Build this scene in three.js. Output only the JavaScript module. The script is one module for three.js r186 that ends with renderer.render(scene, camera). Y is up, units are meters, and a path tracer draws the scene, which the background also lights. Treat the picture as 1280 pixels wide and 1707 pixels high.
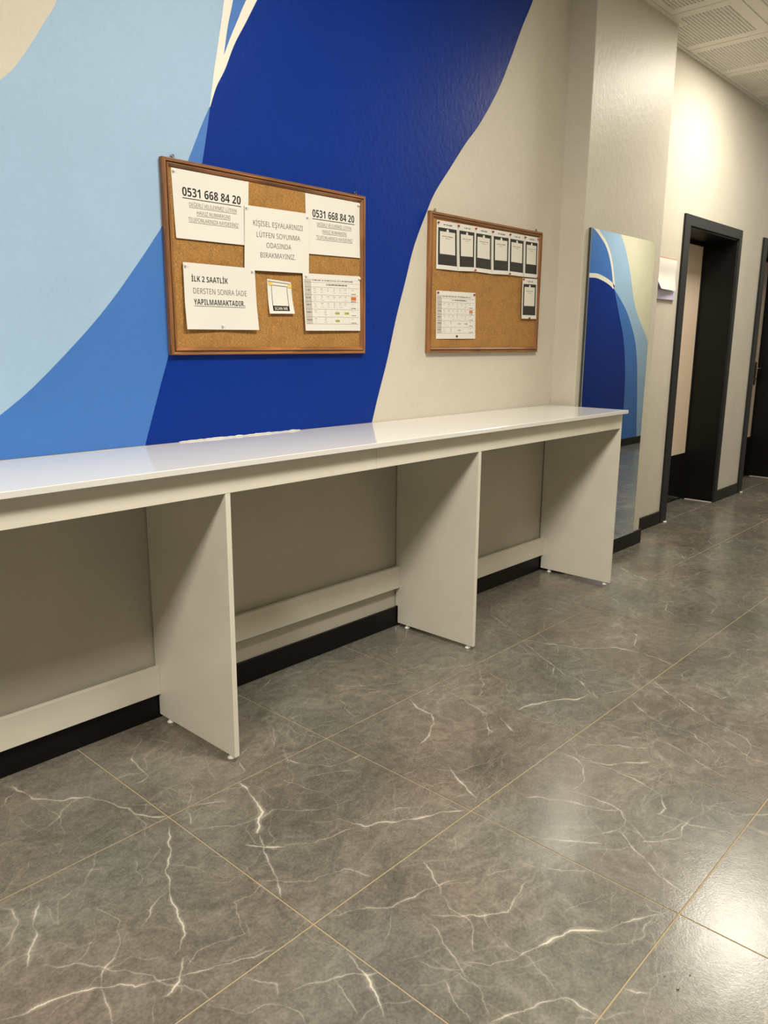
import * as THREE from 'three';
import { RectAreaLightUniformsLib } from 'three/addons/lights/RectAreaLightUniformsLib.js';
import { mergeGeometries } from 'three/addons/utils/BufferGeometryUtils.js';

// ---------------------------------------------------------------- camera, exposure, lamps
const scene = new THREE.Scene();
scene.background = new THREE.Color(0x000000);
const camera = new THREE.PerspectiveCamera(66.74, 1280 / 1707, 0.05, 60);
camera.position.set(0, 1.303, 2.2995);
camera.rotation.order = 'YXZ';
camera.rotation.set(-0.2163, -0.8285, 0.0073);
const renderer = new THREE.WebGLRenderer({ antialias: true });
renderer.toneMapping = THREE.LinearToneMapping;
renderer.toneMappingExposure = 1.0;
renderer.shadowMap.enabled = true;
RectAreaLightUniformsLib.init();
const LAMP_COLOR = new THREE.Color().setRGB(1.0, 0.93, 0.78);
const CEIL = 3.115;                       // ceiling height in metres
const TX = 4.70, TP = 0.605, TZ = 0.535;  // ceiling grid: a joint in x, the pitch, a joint in z
// the square panels of the ceiling: centre x, centre z, luminance
const LAMPS = [
  [TX + 1.5 * TP, 0.835, 50, 'square ceiling light panel over the corridor beside the first doorway'],
  [TX - 4.5 * TP, 1.735, 84, 'square ceiling light panel across from the large cork board'],
  [TX - 9.5 * TP, 2.035, 130, 'square ceiling light panel over the lobby end of the corridor'],
  [TX + 7.5 * TP, 1.435, 50, 'square ceiling light panel in the corridor beyond the second doorway'],
];
const X0 = -2.2, X1 = 11.6, ZF = 2.53;    // the corridor: ends in x, the wall opposite in z
const XF = 3.0, ZL = 8.5, XL0 = -6;        // the lobby behind the viewer: where the opposite wall begins, its far wall in z, its end wall in x
const CX0 = 3.895, CX1 = 4.86, CZ = 0.145; // the pillar
const D1 = [5.515, 5.61, 6.58, 6.635], D2 = [7.16, 7.25, 8.22, 8.275]; // doorways: casing, opening, opening, casing

// ---------------------------------------------------------------- helpers
let seed = 7;
const rnd = () => { seed = (seed * 1664525 + 1013904223) >>> 0; return seed / 4294967296; };
const used = new Map();
function numbered(name) { const n = used.get(name) ?? 0; used.set(name, n + 1); return n ? name + '_' + String(n).padStart(3, '0') : name; }
function mesh(name, geometry, material, parent) { const m = new THREE.Mesh(geometry, material); m.name = parent ? name : numbered(name); (parent ?? scene).add(m); return m; }
function thing(name, label, category, pos = [0, 0, 0], group) {
  const g = new THREE.Group(); g.name = numbered(name); g.position.set(...pos); scene.add(g);
  g.userData = { label, category }; if (group) g.userData.group = group; return g;
}
function struct(name, label, category) { const g = new THREE.Group(); g.name = name; scene.add(g); g.userData = { kind: 'structure', label, category }; return g; }
const box = (x0, x1, y0, y1, z0, z1) => { const g = new THREE.BoxGeometry(x1 - x0, y1 - y0, z1 - z0); g.translate((x0 + x1) / 2, (y0 + y1) / 2, (z0 + z1) / 2); return metric(g); };
// box with small bevels on all edges
function bevelBox(x0, x1, y0, y1, z0, z1, b = 0.001) {
  const s = new THREE.Shape(); s.moveTo(x0 + b, y0 + b); s.lineTo(x1 - b, y0 + b); s.lineTo(x1 - b, y1 - b); s.lineTo(x0 + b, y1 - b);
  const g = new THREE.ExtrudeGeometry(s, { depth: z1 - z0 - 2 * b, bevelEnabled: true, bevelSize: b, bevelThickness: b, bevelSegments: 1 });
  g.translate(0, 0, z0 + b); return metric(g);
}
// uv in metres by the face's main direction
function metric(g) {
  if (g.index) g = g.toNonIndexed();
  const p = g.attributes.position, n = g.attributes.normal, uv = new Float32Array(p.count * 2);
  for (let i = 0; i < p.count; i++) {
    const ax = Math.abs(n.getX(i)), ay = Math.abs(n.getY(i)), az = Math.abs(n.getZ(i));
    const [u, v] = az >= ax && az >= ay ? [p.getX(i), p.getY(i)] : ax >= ay ? [p.getZ(i), p.getY(i)] : [p.getX(i), p.getZ(i)];
    uv[2 * i] = u; uv[2 * i + 1] = v;
  }
  g.setAttribute('uv', new THREE.BufferAttribute(uv, 2)); return g;
}
const poly = (pts) => { const s = new THREE.Shape(); pts.forEach(([x, y], i) => (i ? s.lineTo(x, y) : s.moveTo(x, y))); return s; };
const slab = (pts, z0, z1) => { const g = new THREE.ExtrudeGeometry(poly(pts), { depth: z1 - z0, bevelEnabled: false }); g.translate(0, 0, z0); return metric(g); };
// smooth curve through points
const curve = (pts, n = 6) => new THREE.SplineCurve(pts.map(([x, y]) => new THREE.Vector2(x, y))).getPoints((pts.length - 1) * n).map((v) => [v.x, v.y]);

// ---------------------------------------------------------------- noise and textures
const perm = new Uint8Array(512); { const a = [...Array(256).keys()]; for (let i = 255; i > 0; i--) { const j = Math.floor(rnd() * (i + 1)); [a[i], a[j]] = [a[j], a[i]]; } for (let i = 0; i < 512; i++) perm[i] = a[i & 255]; }
function vnoise(x, y, wrap = 256) {
  const xi = Math.floor(x), yi = Math.floor(y), fx = x - xi, fy = y - yi, u = fx * fx * (3 - 2 * fx), v = fy * fy * (3 - 2 * fy), m = (a) => ((a % wrap) + wrap) % wrap;
  const h = (a, b) => perm[perm[m(a) & 255] + (m(b) & 255)] / 255;
  return (h(xi, yi) * (1 - u) + h(xi + 1, yi) * u) * (1 - v) + (h(xi, yi + 1) * (1 - u) + h(xi + 1, yi + 1) * u) * v;
}
function fbm(x, y, oct, wrap = 256) { let s = 0, a = 0.5, n = 0; for (let i = 0; i < oct; i++) { s += a * vnoise(x, y, wrap); n += a; a *= 0.5; x *= 2; y *= 2; wrap *= 2; } return s / n; }
function dataTex(w, h, fn, srgb = true) {
  const d = new Uint8Array(w * h * 4);
  for (let y = 0, i = 0; y < h; y++) for (let x = 0; x < w; x++, i += 4) { const c = fn(x, y); d[i] = c[0]; d[i + 1] = c[1]; d[i + 2] = c[2]; d[i + 3] = 255; }
  const t = new THREE.DataTexture(d, w, h, THREE.RGBAFormat);
  t.magFilter = THREE.LinearFilter; t.minFilter = THREE.LinearMipmapLinearFilter; t.wrapS = t.wrapT = THREE.RepeatWrapping; if (srgb) t.colorSpace = THREE.SRGBColorSpace; t.needsUpdate = true; return t;
}
const rep = (t, u, v = u) => { const c = t.clone(); c.repeat.set(u, v); c.needsUpdate = true; return c; };
const grey = (v) => { v = Math.max(0, Math.min(255, v)); return [v, v, v]; };
// orange peel and trowel waves of painted plaster (tiles every metre)
const plasterTex = dataTex(512, 512, (x, y) => grey(255 * (0.45 * fbm(x / 64, y / 64, 3, 8) + 0.35 * vnoise(x / 8, y / 12, 64) + 0.2 * vnoise(x / 3, y / 3, 256))), false);
const paintTex = dataTex(512, 512, (x, y) => grey(242 + 13 * (fbm(x / 64, y / 90, 4, 8) * 0.7 + 0.3 * vnoise(x / 6, y / 6, 128))));
const cleanTex = dataTex(256, 256, (x, y) => grey(240 + 15 * fbm(x / 32, y / 32, 4, 8)));
const tileBump = dataTex(512, 512, (x, y) => grey(255 * (0.5 * vnoise(x / 4, y / 4, 128) + 0.3 * vnoise(x / 9, y / 9, 64) + 0.2 * vnoise(x / 40, y / 40, 16))), false);
const corkTex = dataTex(512, 512, (x, y) => {
  const a = vnoise(x / 6, y / 5, 128), b = vnoise(x / 3 + 40, y / 3 + 9, 256), c = fbm(x / 48, y / 48, 3, 8);
  const k = 0.86 + 0.12 * (a - 0.5) + 0.16 * (b - 0.5) + 0.10 * (c - 0.5) + (a > 0.72 && b > 0.55 ? 0.14 : 0) - (a < 0.16 && b < 0.5 ? 0.10 : 0);
  return [Math.min(255, 200 * k), Math.min(255, 148 * k), Math.min(255, 80 * k)];
});
const woodTex = dataTex(512, 256, (x, y) => {
  const g = fbm(x / 128, y / 5, 4, 4 * 16), f = vnoise(x / 60, y / 1.6, 512), k = 0.66 + 0.50 * g + 0.18 * (f - 0.5) + 0.20 * (vnoise(x / 128, y / 128, 4) - 0.5);
  return [Math.min(255, 150 * k), Math.min(255, 99 * k), Math.min(255, 57 * k)];
});

// ---------------------------------------------------------------- materials
const mat = (o) => new THREE.MeshPhysicalMaterial(o);
const lin = (r, g, b) => new THREE.Color().setRGB(r, g, b);
const M = {
  wall: mat({ color: lin(0.62, 0.577, 0.497), roughness: 0.6, specularIntensity: 0.6, map: paintTex, bumpMap: plasterTex, bumpScale: 0.0012 }),
  pillar: mat({ color: lin(0.60, 0.558, 0.48), roughness: 0.46, specularIntensity: 0.6, map: paintTex, bumpMap: plasterTex, bumpScale: 0.0016 }),
  cream: mat({ color: lin(0.72, 0.68, 0.52), roughness: 0.6, specularIntensity: 0.6, map: paintTex, bumpMap: plasterTex, bumpScale: 0.001 }),
  pale: mat({ color: lin(0.34, 0.50, 0.70), roughness: 0.6, specularIntensity: 0.6, map: paintTex, bumpMap: plasterTex, bumpScale: 0.001 }),
  mid: mat({ color: lin(0.045, 0.17, 0.53), roughness: 0.45, map: paintTex, bumpMap: plasterTex, bumpScale: 0.001 }),
  dark: mat({ color: lin(0.001, 0.027, 0.25), roughness: 0.40, specularIntensity: 0.3, map: paintTex, bumpMap: plasterTex, bumpScale: 0.0014 }),
  white: mat({ color: lin(0.80, 0.74, 0.66), roughness: 0.5, bumpMap: plasterTex, bumpScale: 0.001 }),
  ceiling: mat({ color: lin(0.84, 0.81, 0.75), roughness: 0.8 }),
  ceilingDark: mat({ color: lin(0.10, 0.095, 0.085), roughness: 0.95 }),
  grout: mat({ color: lin(0.38, 0.30, 0.185), roughness: 0.9 }),
  lobby: mat({ color: lin(0.17, 0.16, 0.14), roughness: 0.3 }),
  black: mat({ color: lin(0.005, 0.005, 0.005), roughness: 0.4, specularIntensity: 0.5 }),
  casing: mat({ color: lin(0.020, 0.022, 0.023), roughness: 0.55, specularIntensity: 0.5 }),
  lining: mat({ color: lin(0.006, 0.006, 0.006), roughness: 0.4, specularIntensity: 0.5 }),
  leaf: mat({ color: lin(0.86, 0.69, 0.55), roughness: 0.45 }),
  kick: mat({ color: lin(0.010, 0.009, 0.008), roughness: 0.16 }),
  steel: mat({ color: lin(0.20, 0.15, 0.12), roughness: 0.3, metalness: 0.9 }),
  sealant: mat({ color: lin(0.75, 0.72, 0.66), roughness: 0.6 }),
  panel: mat({ color: lin(0.82, 0.78, 0.69), roughness: 0.42, map: cleanTex }),
  top: mat({ color: lin(0.78, 0.77, 0.76), roughness: 0.09, ior: 1.52 }),
  foot: mat({ color: lin(0.85, 0.84, 0.80), roughness: 0.35 }),
  cork: mat({ color: lin(0.80, 0.78, 0.76), roughness: 0.95, map: rep(corkTex, 4), bumpMap: rep(corkTex, 4), bumpScale: 0.0004 }),
  wood: mat({ color: lin(1, 1, 1), roughness: 0.42, map: rep(woodTex, 2, 4) }),
  mirror: mat({ color: lin(0.86, 0.90, 0.89), roughness: 0.0, metalness: 1 }),
  mirrorEdge: mat({ color: lin(0.05, 0.06, 0.06), roughness: 0.3 }),
  pinWhite: mat({ color: lin(0.75, 0.75, 0.72), roughness: 0.3 }),
  pinRed: mat({ color: lin(0.35, 0.02, 0.02), roughness: 0.35 }),
  pinBlack: mat({ color: lin(0.02, 0.03, 0.02), roughness: 0.35 }),
  tape: mat({ color: lin(0.75, 0.55, 0.10), roughness: 0.5 }),
  lilac: mat({ color: lin(0.62, 0.57, 0.78), roughness: 0.25 }),
  orange: mat({ color: lin(0.75, 0.30, 0.16), roughness: 0.5 }),
  paper: mat({ color: lin(0.76, 0.73, 0.69), roughness: 0.85, side: THREE.DoubleSide }),
  lampFrame: mat({ color: lin(0.8, 0.8, 0.78), roughness: 0.5 }),
  lampGlow: mat({ color: lin(0.9, 0.9, 0.9), roughness: 0.6, emissive: LAMP_COLOR, emissiveIntensity: 2.0 }),
  grit: mat({ color: lin(0.30, 0.27, 0.22), roughness: 0.15 }),
};

// ---------------------------------------------------------------- floor: veins of the stone print, in metres [width, strength, x, z, x, z, ...]
const VEINS = [
[2,0.9,0.786,0.073,0.794,0.118,0.809,0.157,0.808,0.19,0.86,0.256,0.917,0.29,0.937,0.343,0.964,0.417,0.972,0.47,0.995,0.514,1.021,0.542], [2,0.8,0.722,0.166,0.762,0.13,0.778,0.124], [1.2,0.5,1.213,0.094,1.167,0.134,1.113,0.189,1.106,0.249,1.097,0.317,1.07,0.338,1.037,0.332],
[2.6,0.9,1.117,0.179,1.109,0.212], [2,0.85,1.002,0.58,0.961,0.654,0.937,0.702,0.904,0.737,0.881,0.78,0.864,0.811,0.844,0.852,0.828,0.909,0.808,0.958,0.776,0.99,0.757,0.995], [1.4,0.7,0.864,0.811,0.827,0.818,0.79,0.839,0.757,0.868],
[1,0.45,0.869,0.648,0.844,0.708,0.813,0.756], [1,0.35,0.808,0.556,0.782,0.59,0.733,0.638,0.707,0.659], [2.6,0.4,0.563,0.567,0.579,0.598,0.569,0.646,0.534,0.691,0.505,0.713],
[2,0.5,0.632,0.61,0.6,0.665,0.584,0.718,0.552,0.751,0.522,0.806], [1.5,0.35,0.642,0.651,0.625,0.706,0.63,0.725,0.645,0.684,0.672,0.652,0.707,0.643], [1.5,0.5,0.717,0.731,0.726,0.814,0.711,0.854,0.686,0.893,0.646,0.914,0.618,0.933,0.6,0.994,0.588,1.035,0.578,1.059],
[2.6,0.9,0.433,0.895,0.463,0.907,0.514,0.918,0.567,0.942,0.59,0.949,0.635,0.98,0.658,1.013,0.68,1.023], [1.4,0.5,0.68,1.023,0.722,1.05,0.766,1.074,0.812,1.098,0.861,1.119,0.9,1.135,0.924,1.148], [2.8,0.9,0.77,1.016,0.747,1.046,0.722,1.067,0.704,1.072,0.683,1.077],
[1.5,0.6,0.722,1.073,0.71,1.095], [1.2,0.45,0.674,1.051,0.656,1.086,0.631,1.116], [2,0.9,1.343,0.447,1.315,0.523],
[3,1,1.274,0.554,1.25,0.637,1.232,0.696,1.187,0.755,1.15,0.788], [1.4,0.6,1.152,0.799,1.115,0.855,1.087,0.915,1.068,0.963,1.031,1.036], [2,1,1.098,0.799,1.122,0.847,1.162,0.887],
[1.3,0.6,1.166,0.882,1.217,0.923,1.267,0.941,1.315,0.952,1.364,0.975], [2,0.9,1.337,0.899,1.356,0.935,1.364,0.975,1.418,1.006,1.444,1.029], [2,0.8,1.085,0.552,1.053,0.623],
[1,0.45,1.087,0.542,1.146,0.578,1.191,0.613], [1.2,0.45,1.031,0.641,1.091,0.684,1.146,0.723,1.205,0.743,1.246,0.734,1.289,0.791,1.349,0.843,1.4,0.853,1.441,0.862], [1.6,0.6,1.441,0.55,1.473,0.625,1.522,0.685,1.586,0.704,1.64,0.706],
[1.3,0.5,1.432,0.685,1.508,0.714,1.574,0.784], [1.2,0.4,1.029,0.938,1.088,1.009,1.134,1.037,1.213,1.067,1.235,1.133], [1.2,0.5,1.046,0.948,0.985,0.971,0.944,0.959,0.923,1.01,0.901,1.057,0.851,1.044,0.801,1.023,0.765,1.041],
[1.2,0.5,0.935,1.023,0.902,1.072], [1.8,0.75,1.024,1.268,1.009,1.302,0.991,1.355,0.976,1.396,0.952,1.435], [1.2,0.5,0.821,1.15,0.842,1.196,0.859,1.225,0.837,1.247],
[1.3,0.5,0.866,1.256,0.908,1.266,0.94,1.289,0.977,1.305,1.001,1.337,1.026,1.358], [1.2,0.4,0.945,1.306,0.933,1.35,0.918,1.4], [1.2,0.45,1.062,1.159,1.11,1.181,1.154,1.21,1.196,1.25],
[1.2,0.4,1.18,1.255,1.097,1.306], [1,0.4,1.237,0.745,1.185,0.795,1.159,0.846], [1.2,0.4,1.314,0.47,1.423,0.391,1.456,0.381],
[1.2,0.4,1.56,0.351,1.513,0.426,1.476,0.461], [1.5,0.4,1.236,0.133,1.261,0.205,1.302,0.233], [1.2,0.3,1.372,0.184,1.403,0.248],
[1.2,0.35,0.735,0.413,0.765,0.455,0.734,0.486], [1.2,0.35,1.175,0.425,1.134,0.502,1.104,0.539], [1.5,0.9,2.846,0.54,2.88,0.658,2.935,0.784,3.045,0.894,3.068,0.985,3.058,1.075,3.035,1.147],
[1.5,0.7,2.818,0.566,2.722,0.722,2.648,0.855,2.62,0.956,2.53,1.065], [1.4,0.7,2.682,0.799,2.606,0.833], [3,1,2.585,1.023,2.533,1.067],
[2,0.9,2.243,0.9,2.329,0.92,2.415,0.963,2.472,1.011,2.534,1.03], [1.2,0.5,2.534,1.03,2.627,1.087,2.717,1.122], [2,0.7,2.166,0.883,2.138,0.922,2.103,0.985],
[1.2,0.45,2.08,0.608,2.147,0.66,2.233,0.7], [2,0.8,2.045,0.552,2.014,0.632,2.007,0.698,1.958,0.749,1.883,0.785,1.812,0.802], [1.6,0.8,1.772,0.961,1.734,1.027,1.705,1.084,1.688,1.126],
[1.2,0.5,1.635,0.989,1.684,0.999,1.707,1.023], [2,0.9,1.418,1.007,1.446,1.03,1.5,1.066,1.566,1.092,1.614,1.135], [1.3,0.5,1.618,1.075,1.596,1.131],
[1,0.4,1.462,0.966,1.506,1.001,1.549,1.036], [1.5,0.6,2.088,1.155,2.095,1.22,2.057,1.277,1.987,1.308,1.925,1.305], [1.6,0.75,2.092,1.239,2.125,1.316,2.202,1.376,2.244,1.415],
[1.6,0.65,1.791,1.223,1.848,1.296,1.871,1.355,1.893,1.424,1.918,1.451], [1.6,0.7,1.618,1.303,1.66,1.367,1.706,1.437,1.758,1.502], [1.6,0.65,2.1,1.35,2.107,1.41,2.09,1.468,2.076,1.514,2.02,1.548,1.977,1.547],
[1.3,0.5,1.979,1.527,1.987,1.58,1.994,1.631,2.02,1.7,2.034,1.746], [2.8,0.9,1.834,1.502,1.809,1.537,1.779,1.573,1.766,1.606], [1.8,0.7,1.766,1.606,1.735,1.645,1.716,1.694,1.701,1.747],
[1.4,0.55,1.823,1.562,1.861,1.598,1.92,1.634,2.018,1.613], [1.7,0.6,1.375,1.17,1.345,1.238,1.319,1.279,1.3,1.299], [1.7,0.55,1.172,1.234,1.219,1.252,1.289,1.263,1.317,1.276,1.374,1.295],
[1.2,0.4,1.324,1.275,1.396,1.338], [1.6,0.5,1.237,1.326,1.279,1.378,1.327,1.425,1.368,1.45,1.429,1.437,1.484,1.429], [1.6,0.5,1.217,1.342,1.178,1.419,1.154,1.472,1.143,1.497],
[2,0.6,1.104,1.399,1.117,1.432,1.154,1.481], [2.6,0.9,1.264,1.544,1.32,1.558,1.361,1.574,1.421,1.603,1.47,1.649], [1.4,0.6,1.164,1.464,1.206,1.518,1.264,1.544],
[1.4,0.6,1.47,1.649,1.529,1.675,1.594,1.707,1.625,1.732], [1.2,0.4,1.428,1.335,1.481,1.365,1.541,1.402,1.58,1.471,1.63,1.524], [1.2,0.4,1.446,1.549,1.505,1.566,1.556,1.589,1.598,1.601],
[1.8,0.6,1.108,1.461,1.087,1.498,1.07,1.536,1.059,1.568], [1.4,0.45,1.147,1.502,1.119,1.555,1.096,1.587], [1.6,0.6,1.081,1.597,1.142,1.624,1.196,1.649,1.238,1.676,1.242,1.709,1.247,1.748],
[2.2,0.85,1.344,1.749,1.35,1.774,1.363,1.795], [1.6,0.8,2.829,1.155,2.775,1.224,2.719,1.321,2.666,1.411,2.637,1.467], [1.2,0.5,2.637,1.467,2.624,1.536,2.571,1.606,2.566,1.661],
[1.6,0.55,2.394,1.387,2.369,1.452,2.357,1.498], [1.3,0.5,2.35,1.49,2.327,1.55,2.306,1.621], [1.2,0.5,2.605,1.162,2.532,1.269,2.502,1.341,2.518,1.424,2.468,1.497,2.424,1.539],
[1.5,0.75,2.837,1.4,2.888,1.423], [1.2,0.5,3.332,1.158,3.392,1.274,3.474,1.386], [2,0.9,4.219,0.333,4.132,0.474,4.095,0.566],
[1.2,0.6,4.101,0.573,4.268,0.659,4.337,0.705], [1.3,0.6,3.226,0.882,3.26,0.889,3.122,0.938,3.102,0.97], [1.5,0.8,3.828,0.84,3.847,0.882],
[1.5,0.8,3.66,1.049,3.71,1.076], [1.2,0.6,4.904,0.355,4.976,0.452,4.909,0.53,4.782,0.667], [1.6,0.9,4.754,0.479,4.665,0.545],
[1.2,0.5,5.214,0.179,5.173,0.33], [1.3,0.55,3.018,0.236,2.943,0.38,2.874,0.513], [1.2,0.4,3.243,0.405,3.329,0.426],
[1.2,0.4,3.056,0.341,3.082,0.433], [1.3,0.4,2.456,0.584,2.34,0.683,2.24,0.739], [1.3,0.4,2.457,0.631,2.4,0.746,2.315,0.818],
[1.5,0.6,2.095,1.759,2.097,1.803], [1.2,0.45,1.609,1.708,1.594,1.745], [1.2,0.45,1.625,1.662,1.599,1.697,1.619,1.734],
];
function floorTexture(xa, xb, za, zb, W, extra) {
  const H = Math.round(W * (zb - za) / (xb - xa)), s = W / (xb - xa), cv = document.createElement('canvas'); cv.width = W; cv.height = H;
  const c = cv.getContext('2d'); c.lineCap = 'round'; c.lineJoin = 'round';
  c.fillStyle = '#000'; c.fillRect(0, 0, W, H);
  const stroke = (pts, w, b) => {                // pts in metres; a broken, uneven line with a soft halo
    const q = [];
    for (let i = 0; i + 1 < pts.length; i++) {
      const [ax, az] = pts[i], [bx, bz] = pts[i + 1], L = Math.hypot(bx - ax, bz - az), n = Math.max(1, Math.round(L / 0.006));
      for (let k = 0; k < n; k++) { const t = k / n, x = ax + (bx - ax) * t, z = az + (bz - az) * t; q.push([x + 0.012 * (vnoise(x * 32, z * 32) - 0.5) + 0.0035 * (vnoise(x * 150 + 9, z * 150) - 0.5), z + 0.012 * (vnoise(x * 32 + 31, z * 32 + 17) - 0.5) + 0.0035 * (vnoise(x * 150 + 3, z * 150 + 70) - 0.5)]); }
    }
    q.push(pts[pts.length - 1]);
    for (let i = 0; i + 1 < q.length; i++) {
      const [x, z] = q[i], k = 0.28 + 1.7 * vnoise(x * 26 + 5, z * 26 + 8) ** 1.5, edge = Math.min(1, (i + 1) / 6, (q.length - i) / 6);
      for (const [f, a] of [[7, 0.07], [2.6, 0.2], [1.0, 1.0]]) {
        c.strokeStyle = `rgba(255,255,255,${(a * b * edge * Math.min(1, 0.38 + 0.6 * k)).toFixed(3)})`; c.lineWidth = Math.max(0.75, w * 0.00085 * f * k * s);
        c.beginPath(); c.moveTo((x - xa) * s, (z - za) * s); c.lineTo((q[i + 1][0] - xa) * s, (q[i + 1][1] - za) * s); c.stroke();
      }
    }
  };
  // faint veins wandering everywhere
  for (let i = 0; i < extra; i++) {
    let x = xa + rnd() * (xb - xa), z = za + rnd() * (zb - za), a = rnd() * 6.28; const p = [[x, z]], n = 4 + Math.floor(rnd() * 7);
    for (let k = 0; k < n; k++) { a += (rnd() - 0.5) * 1.3; x += Math.cos(a) * 0.04; z += Math.sin(a) * 0.04; p.push([x, z]); }
    stroke(p, 0.6 + rnd() * 0.9, (rnd() < 0.08 ? 0.4 : 0.10) + rnd() * 0.16);
  }
  for (const v of VEINS) { const p = []; for (let i = 2; i < v.length; i += 2) p.push([v[i], v[i + 1]]); if (p.some(([x]) => x > xa - 0.3 && x < xb + 0.3)) stroke(p, v[0], v[1]); }
  const img = c.getImageData(0, 0, W, H).data;
  return dataTex(W, H, (px, py) => {
    const x = xa + px / s, z = za + py / s, v = img[(py * W + px) * 4] / 255;
    const wx = x + 0.10 * (vnoise(x * 6 + 4, z * 6) - 0.5) + 0.03 * (vnoise(x * 23, z * 23 + 8) - 0.5), wz = z + 0.10 * (vnoise(x * 6 + 90, z * 6 + 33) - 0.5) + 0.03 * (vnoise(x * 23 + 60, z * 23) - 0.5);
    const cloud = fbm(wx * 3.2 + 3, wz * 5 + 7, 4), fine = fbm(wx * 36, wz * 52, 3), speck = vnoise(x * 230, z * 230), warm = fbm(x * 3 + 50, z * 3 + 20, 2);
    const r1 = Math.pow(1 - Math.abs(2 * fbm(wx * 5 + 11, wz * 8 + 2, 3) - 1), 14), r2 = Math.pow(1 - Math.abs(2 * fbm(wx * 13 + 71, wz * 19 + 42, 3) - 1), 9), where = vnoise(x * 4 + 17, z * 4 + 5);
    const k = 0.88 + 0.30 * (cloud - 0.5) + 0.22 * (fine - 0.5) + 0.17 * (speck - 0.5) + 0.20 * r1 * Math.max(0, where - 0.25) + 0.12 * r2 * where;
    const m = (a, b) => Math.max(0, Math.min(255, a * k * (1 - v) + b * v));
    const w = (warm - 0.5) * 14;
    return [m(122 + w * 0.6, 218), m(117 - w * 0.3, 212), m(109 - w * 0.5, 198)];
  });
}
const XA = 0.42, XB = 3.44, XC = 9.5;
const nearTex = floorTexture(XA, XB, 0, ZF, 2048, 420), farTex = floorTexture(XB, XC, 0, ZF, 2048, 700);
const tileMat = (t) => mat({ color: lin(1, 1, 1), map: t, roughness: 0.22, ior: 1.56, bumpMap: rep(tileBump, 3), bumpScale: 0.00012 });
nearTex.channel = farTex.channel = 0;
const nearMat = tileMat(nearTex), farMat = tileMat(farTex);
// the fine relief repeats with the first uv set, which spans 3.02 m or 6.06 m
nearMat.bumpMap = rep(tileBump, 9, 7.5); farMat.bumpMap = rep(tileBump, 18, 7.5);
const floor = struct('floor', 'grey stone-look floor of large square tiles with white veins and thin beige joints', 'floor');
mesh('grout_bed', box(X0, X1, -0.08, -0.0016, 0, ZF), M.grout, floor);
mesh('lobby_floor', box(X0, XF, -0.08, -0.0002, ZF, ZL), M.lobby, floor);
mesh('lobby_floor', box(XL0, X0, -0.08, -0.0002, 0, ZL), M.lobby, floor);
for (const d of [D1, D2]) mesh('grout_bed', box(d[1], d[2], -0.08, -0.0016, -0.3, -0.0001), M.grout, floor);
function tileGeometry(x0, x1, z0, z1) {
  const b = 0.0005, g = 0.0019, top = -0.0002, low = -0.0007, base = -0.0078;
  const X = [x0 + g, x1 - g], Z = [z0 + g, z1 - g], P = [], I = [];
  const ring = (i, y) => [[X[0] + i, y, Z[0] + i], [X[1] - i, y, Z[0] + i], [X[1] - i, y, Z[1] - i], [X[0] + i, y, Z[1] - i]];
  const quad = (a, c, d, e) => { P.push(...a, ...c, ...d, ...a, ...d, ...e); };
  const T = ring(b, top), L = ring(0, low), B = ring(0, base);
  quad(T[0], T[3], T[2], T[1]);
  for (let k = 0; k < 4; k++) { const n = (k + 1) % 4; quad(T[k], T[n], L[n], L[k]); quad(L[k], L[n], B[n], B[k]); }
  const ge = new THREE.BufferGeometry(); ge.setAttribute('position', new THREE.Float32BufferAttribute(P, 3)); ge.computeVertexNormals();
  const uv = []; const near = x0 < XB - 0.1;
  for (let i = 0; i < P.length; i += 3) { const x = P[i], z = P[i + 2]; uv.push(near ? (x - XA) / (XB - XA) : (x - XB) / (XC - XB), z / ZF); }
  ge.setAttribute('uv', new THREE.Float32BufferAttribute(uv, 2)); return [ge, near];
}
const tz = [0, 0.5487, 1.1487, 1.7487, 2.3487, ZF];
for (let i = -6; i < 18; i++) for (let j = 0; j < 5; j++) {
  const x0 = Math.max(X0, 1.0264 + 0.604 * i), x1 = Math.min(X1, 1.0264 + 0.604 * (i + 1)); if (x1 - x0 < 0.02) continue;
  const [g, near] = tileGeometry(x0, x1, tz[j], tz[j + 1]); mesh('floor_tile', g, near ? nearMat : farMat, floor);
}
for (const d of [D1, D2]) { const [g, near] = tileGeometry(d[1], d[2], -0.3, 0); mesh('floor_tile', g, near ? nearMat : farMat, floor); }

// ---------------------------------------------------------------- walls
const wallBack = struct('wall_back', 'beige painted corridor wall with a blue wave mural and two dark doorways', 'wall');
{
  const s = poly([[XL0, -0.08], [X1, -0.08], [X1, 3.3], [XL0, 3.3]]);
  for (const d of [D1, D2]) { const h = new THREE.Path(); h.moveTo(d[1], -0.079); h.lineTo(d[1], 2.1); h.lineTo(d[2], 2.1); h.lineTo(d[2], -0.079); h.closePath(); s.holes.push(h); }
  const g = new THREE.ExtrudeGeometry(s, { depth: 0.3, bevelEnabled: false }); g.translate(0, 0, -0.3); mesh('plaster', metric(g), M.wall, wallBack);
}
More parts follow.
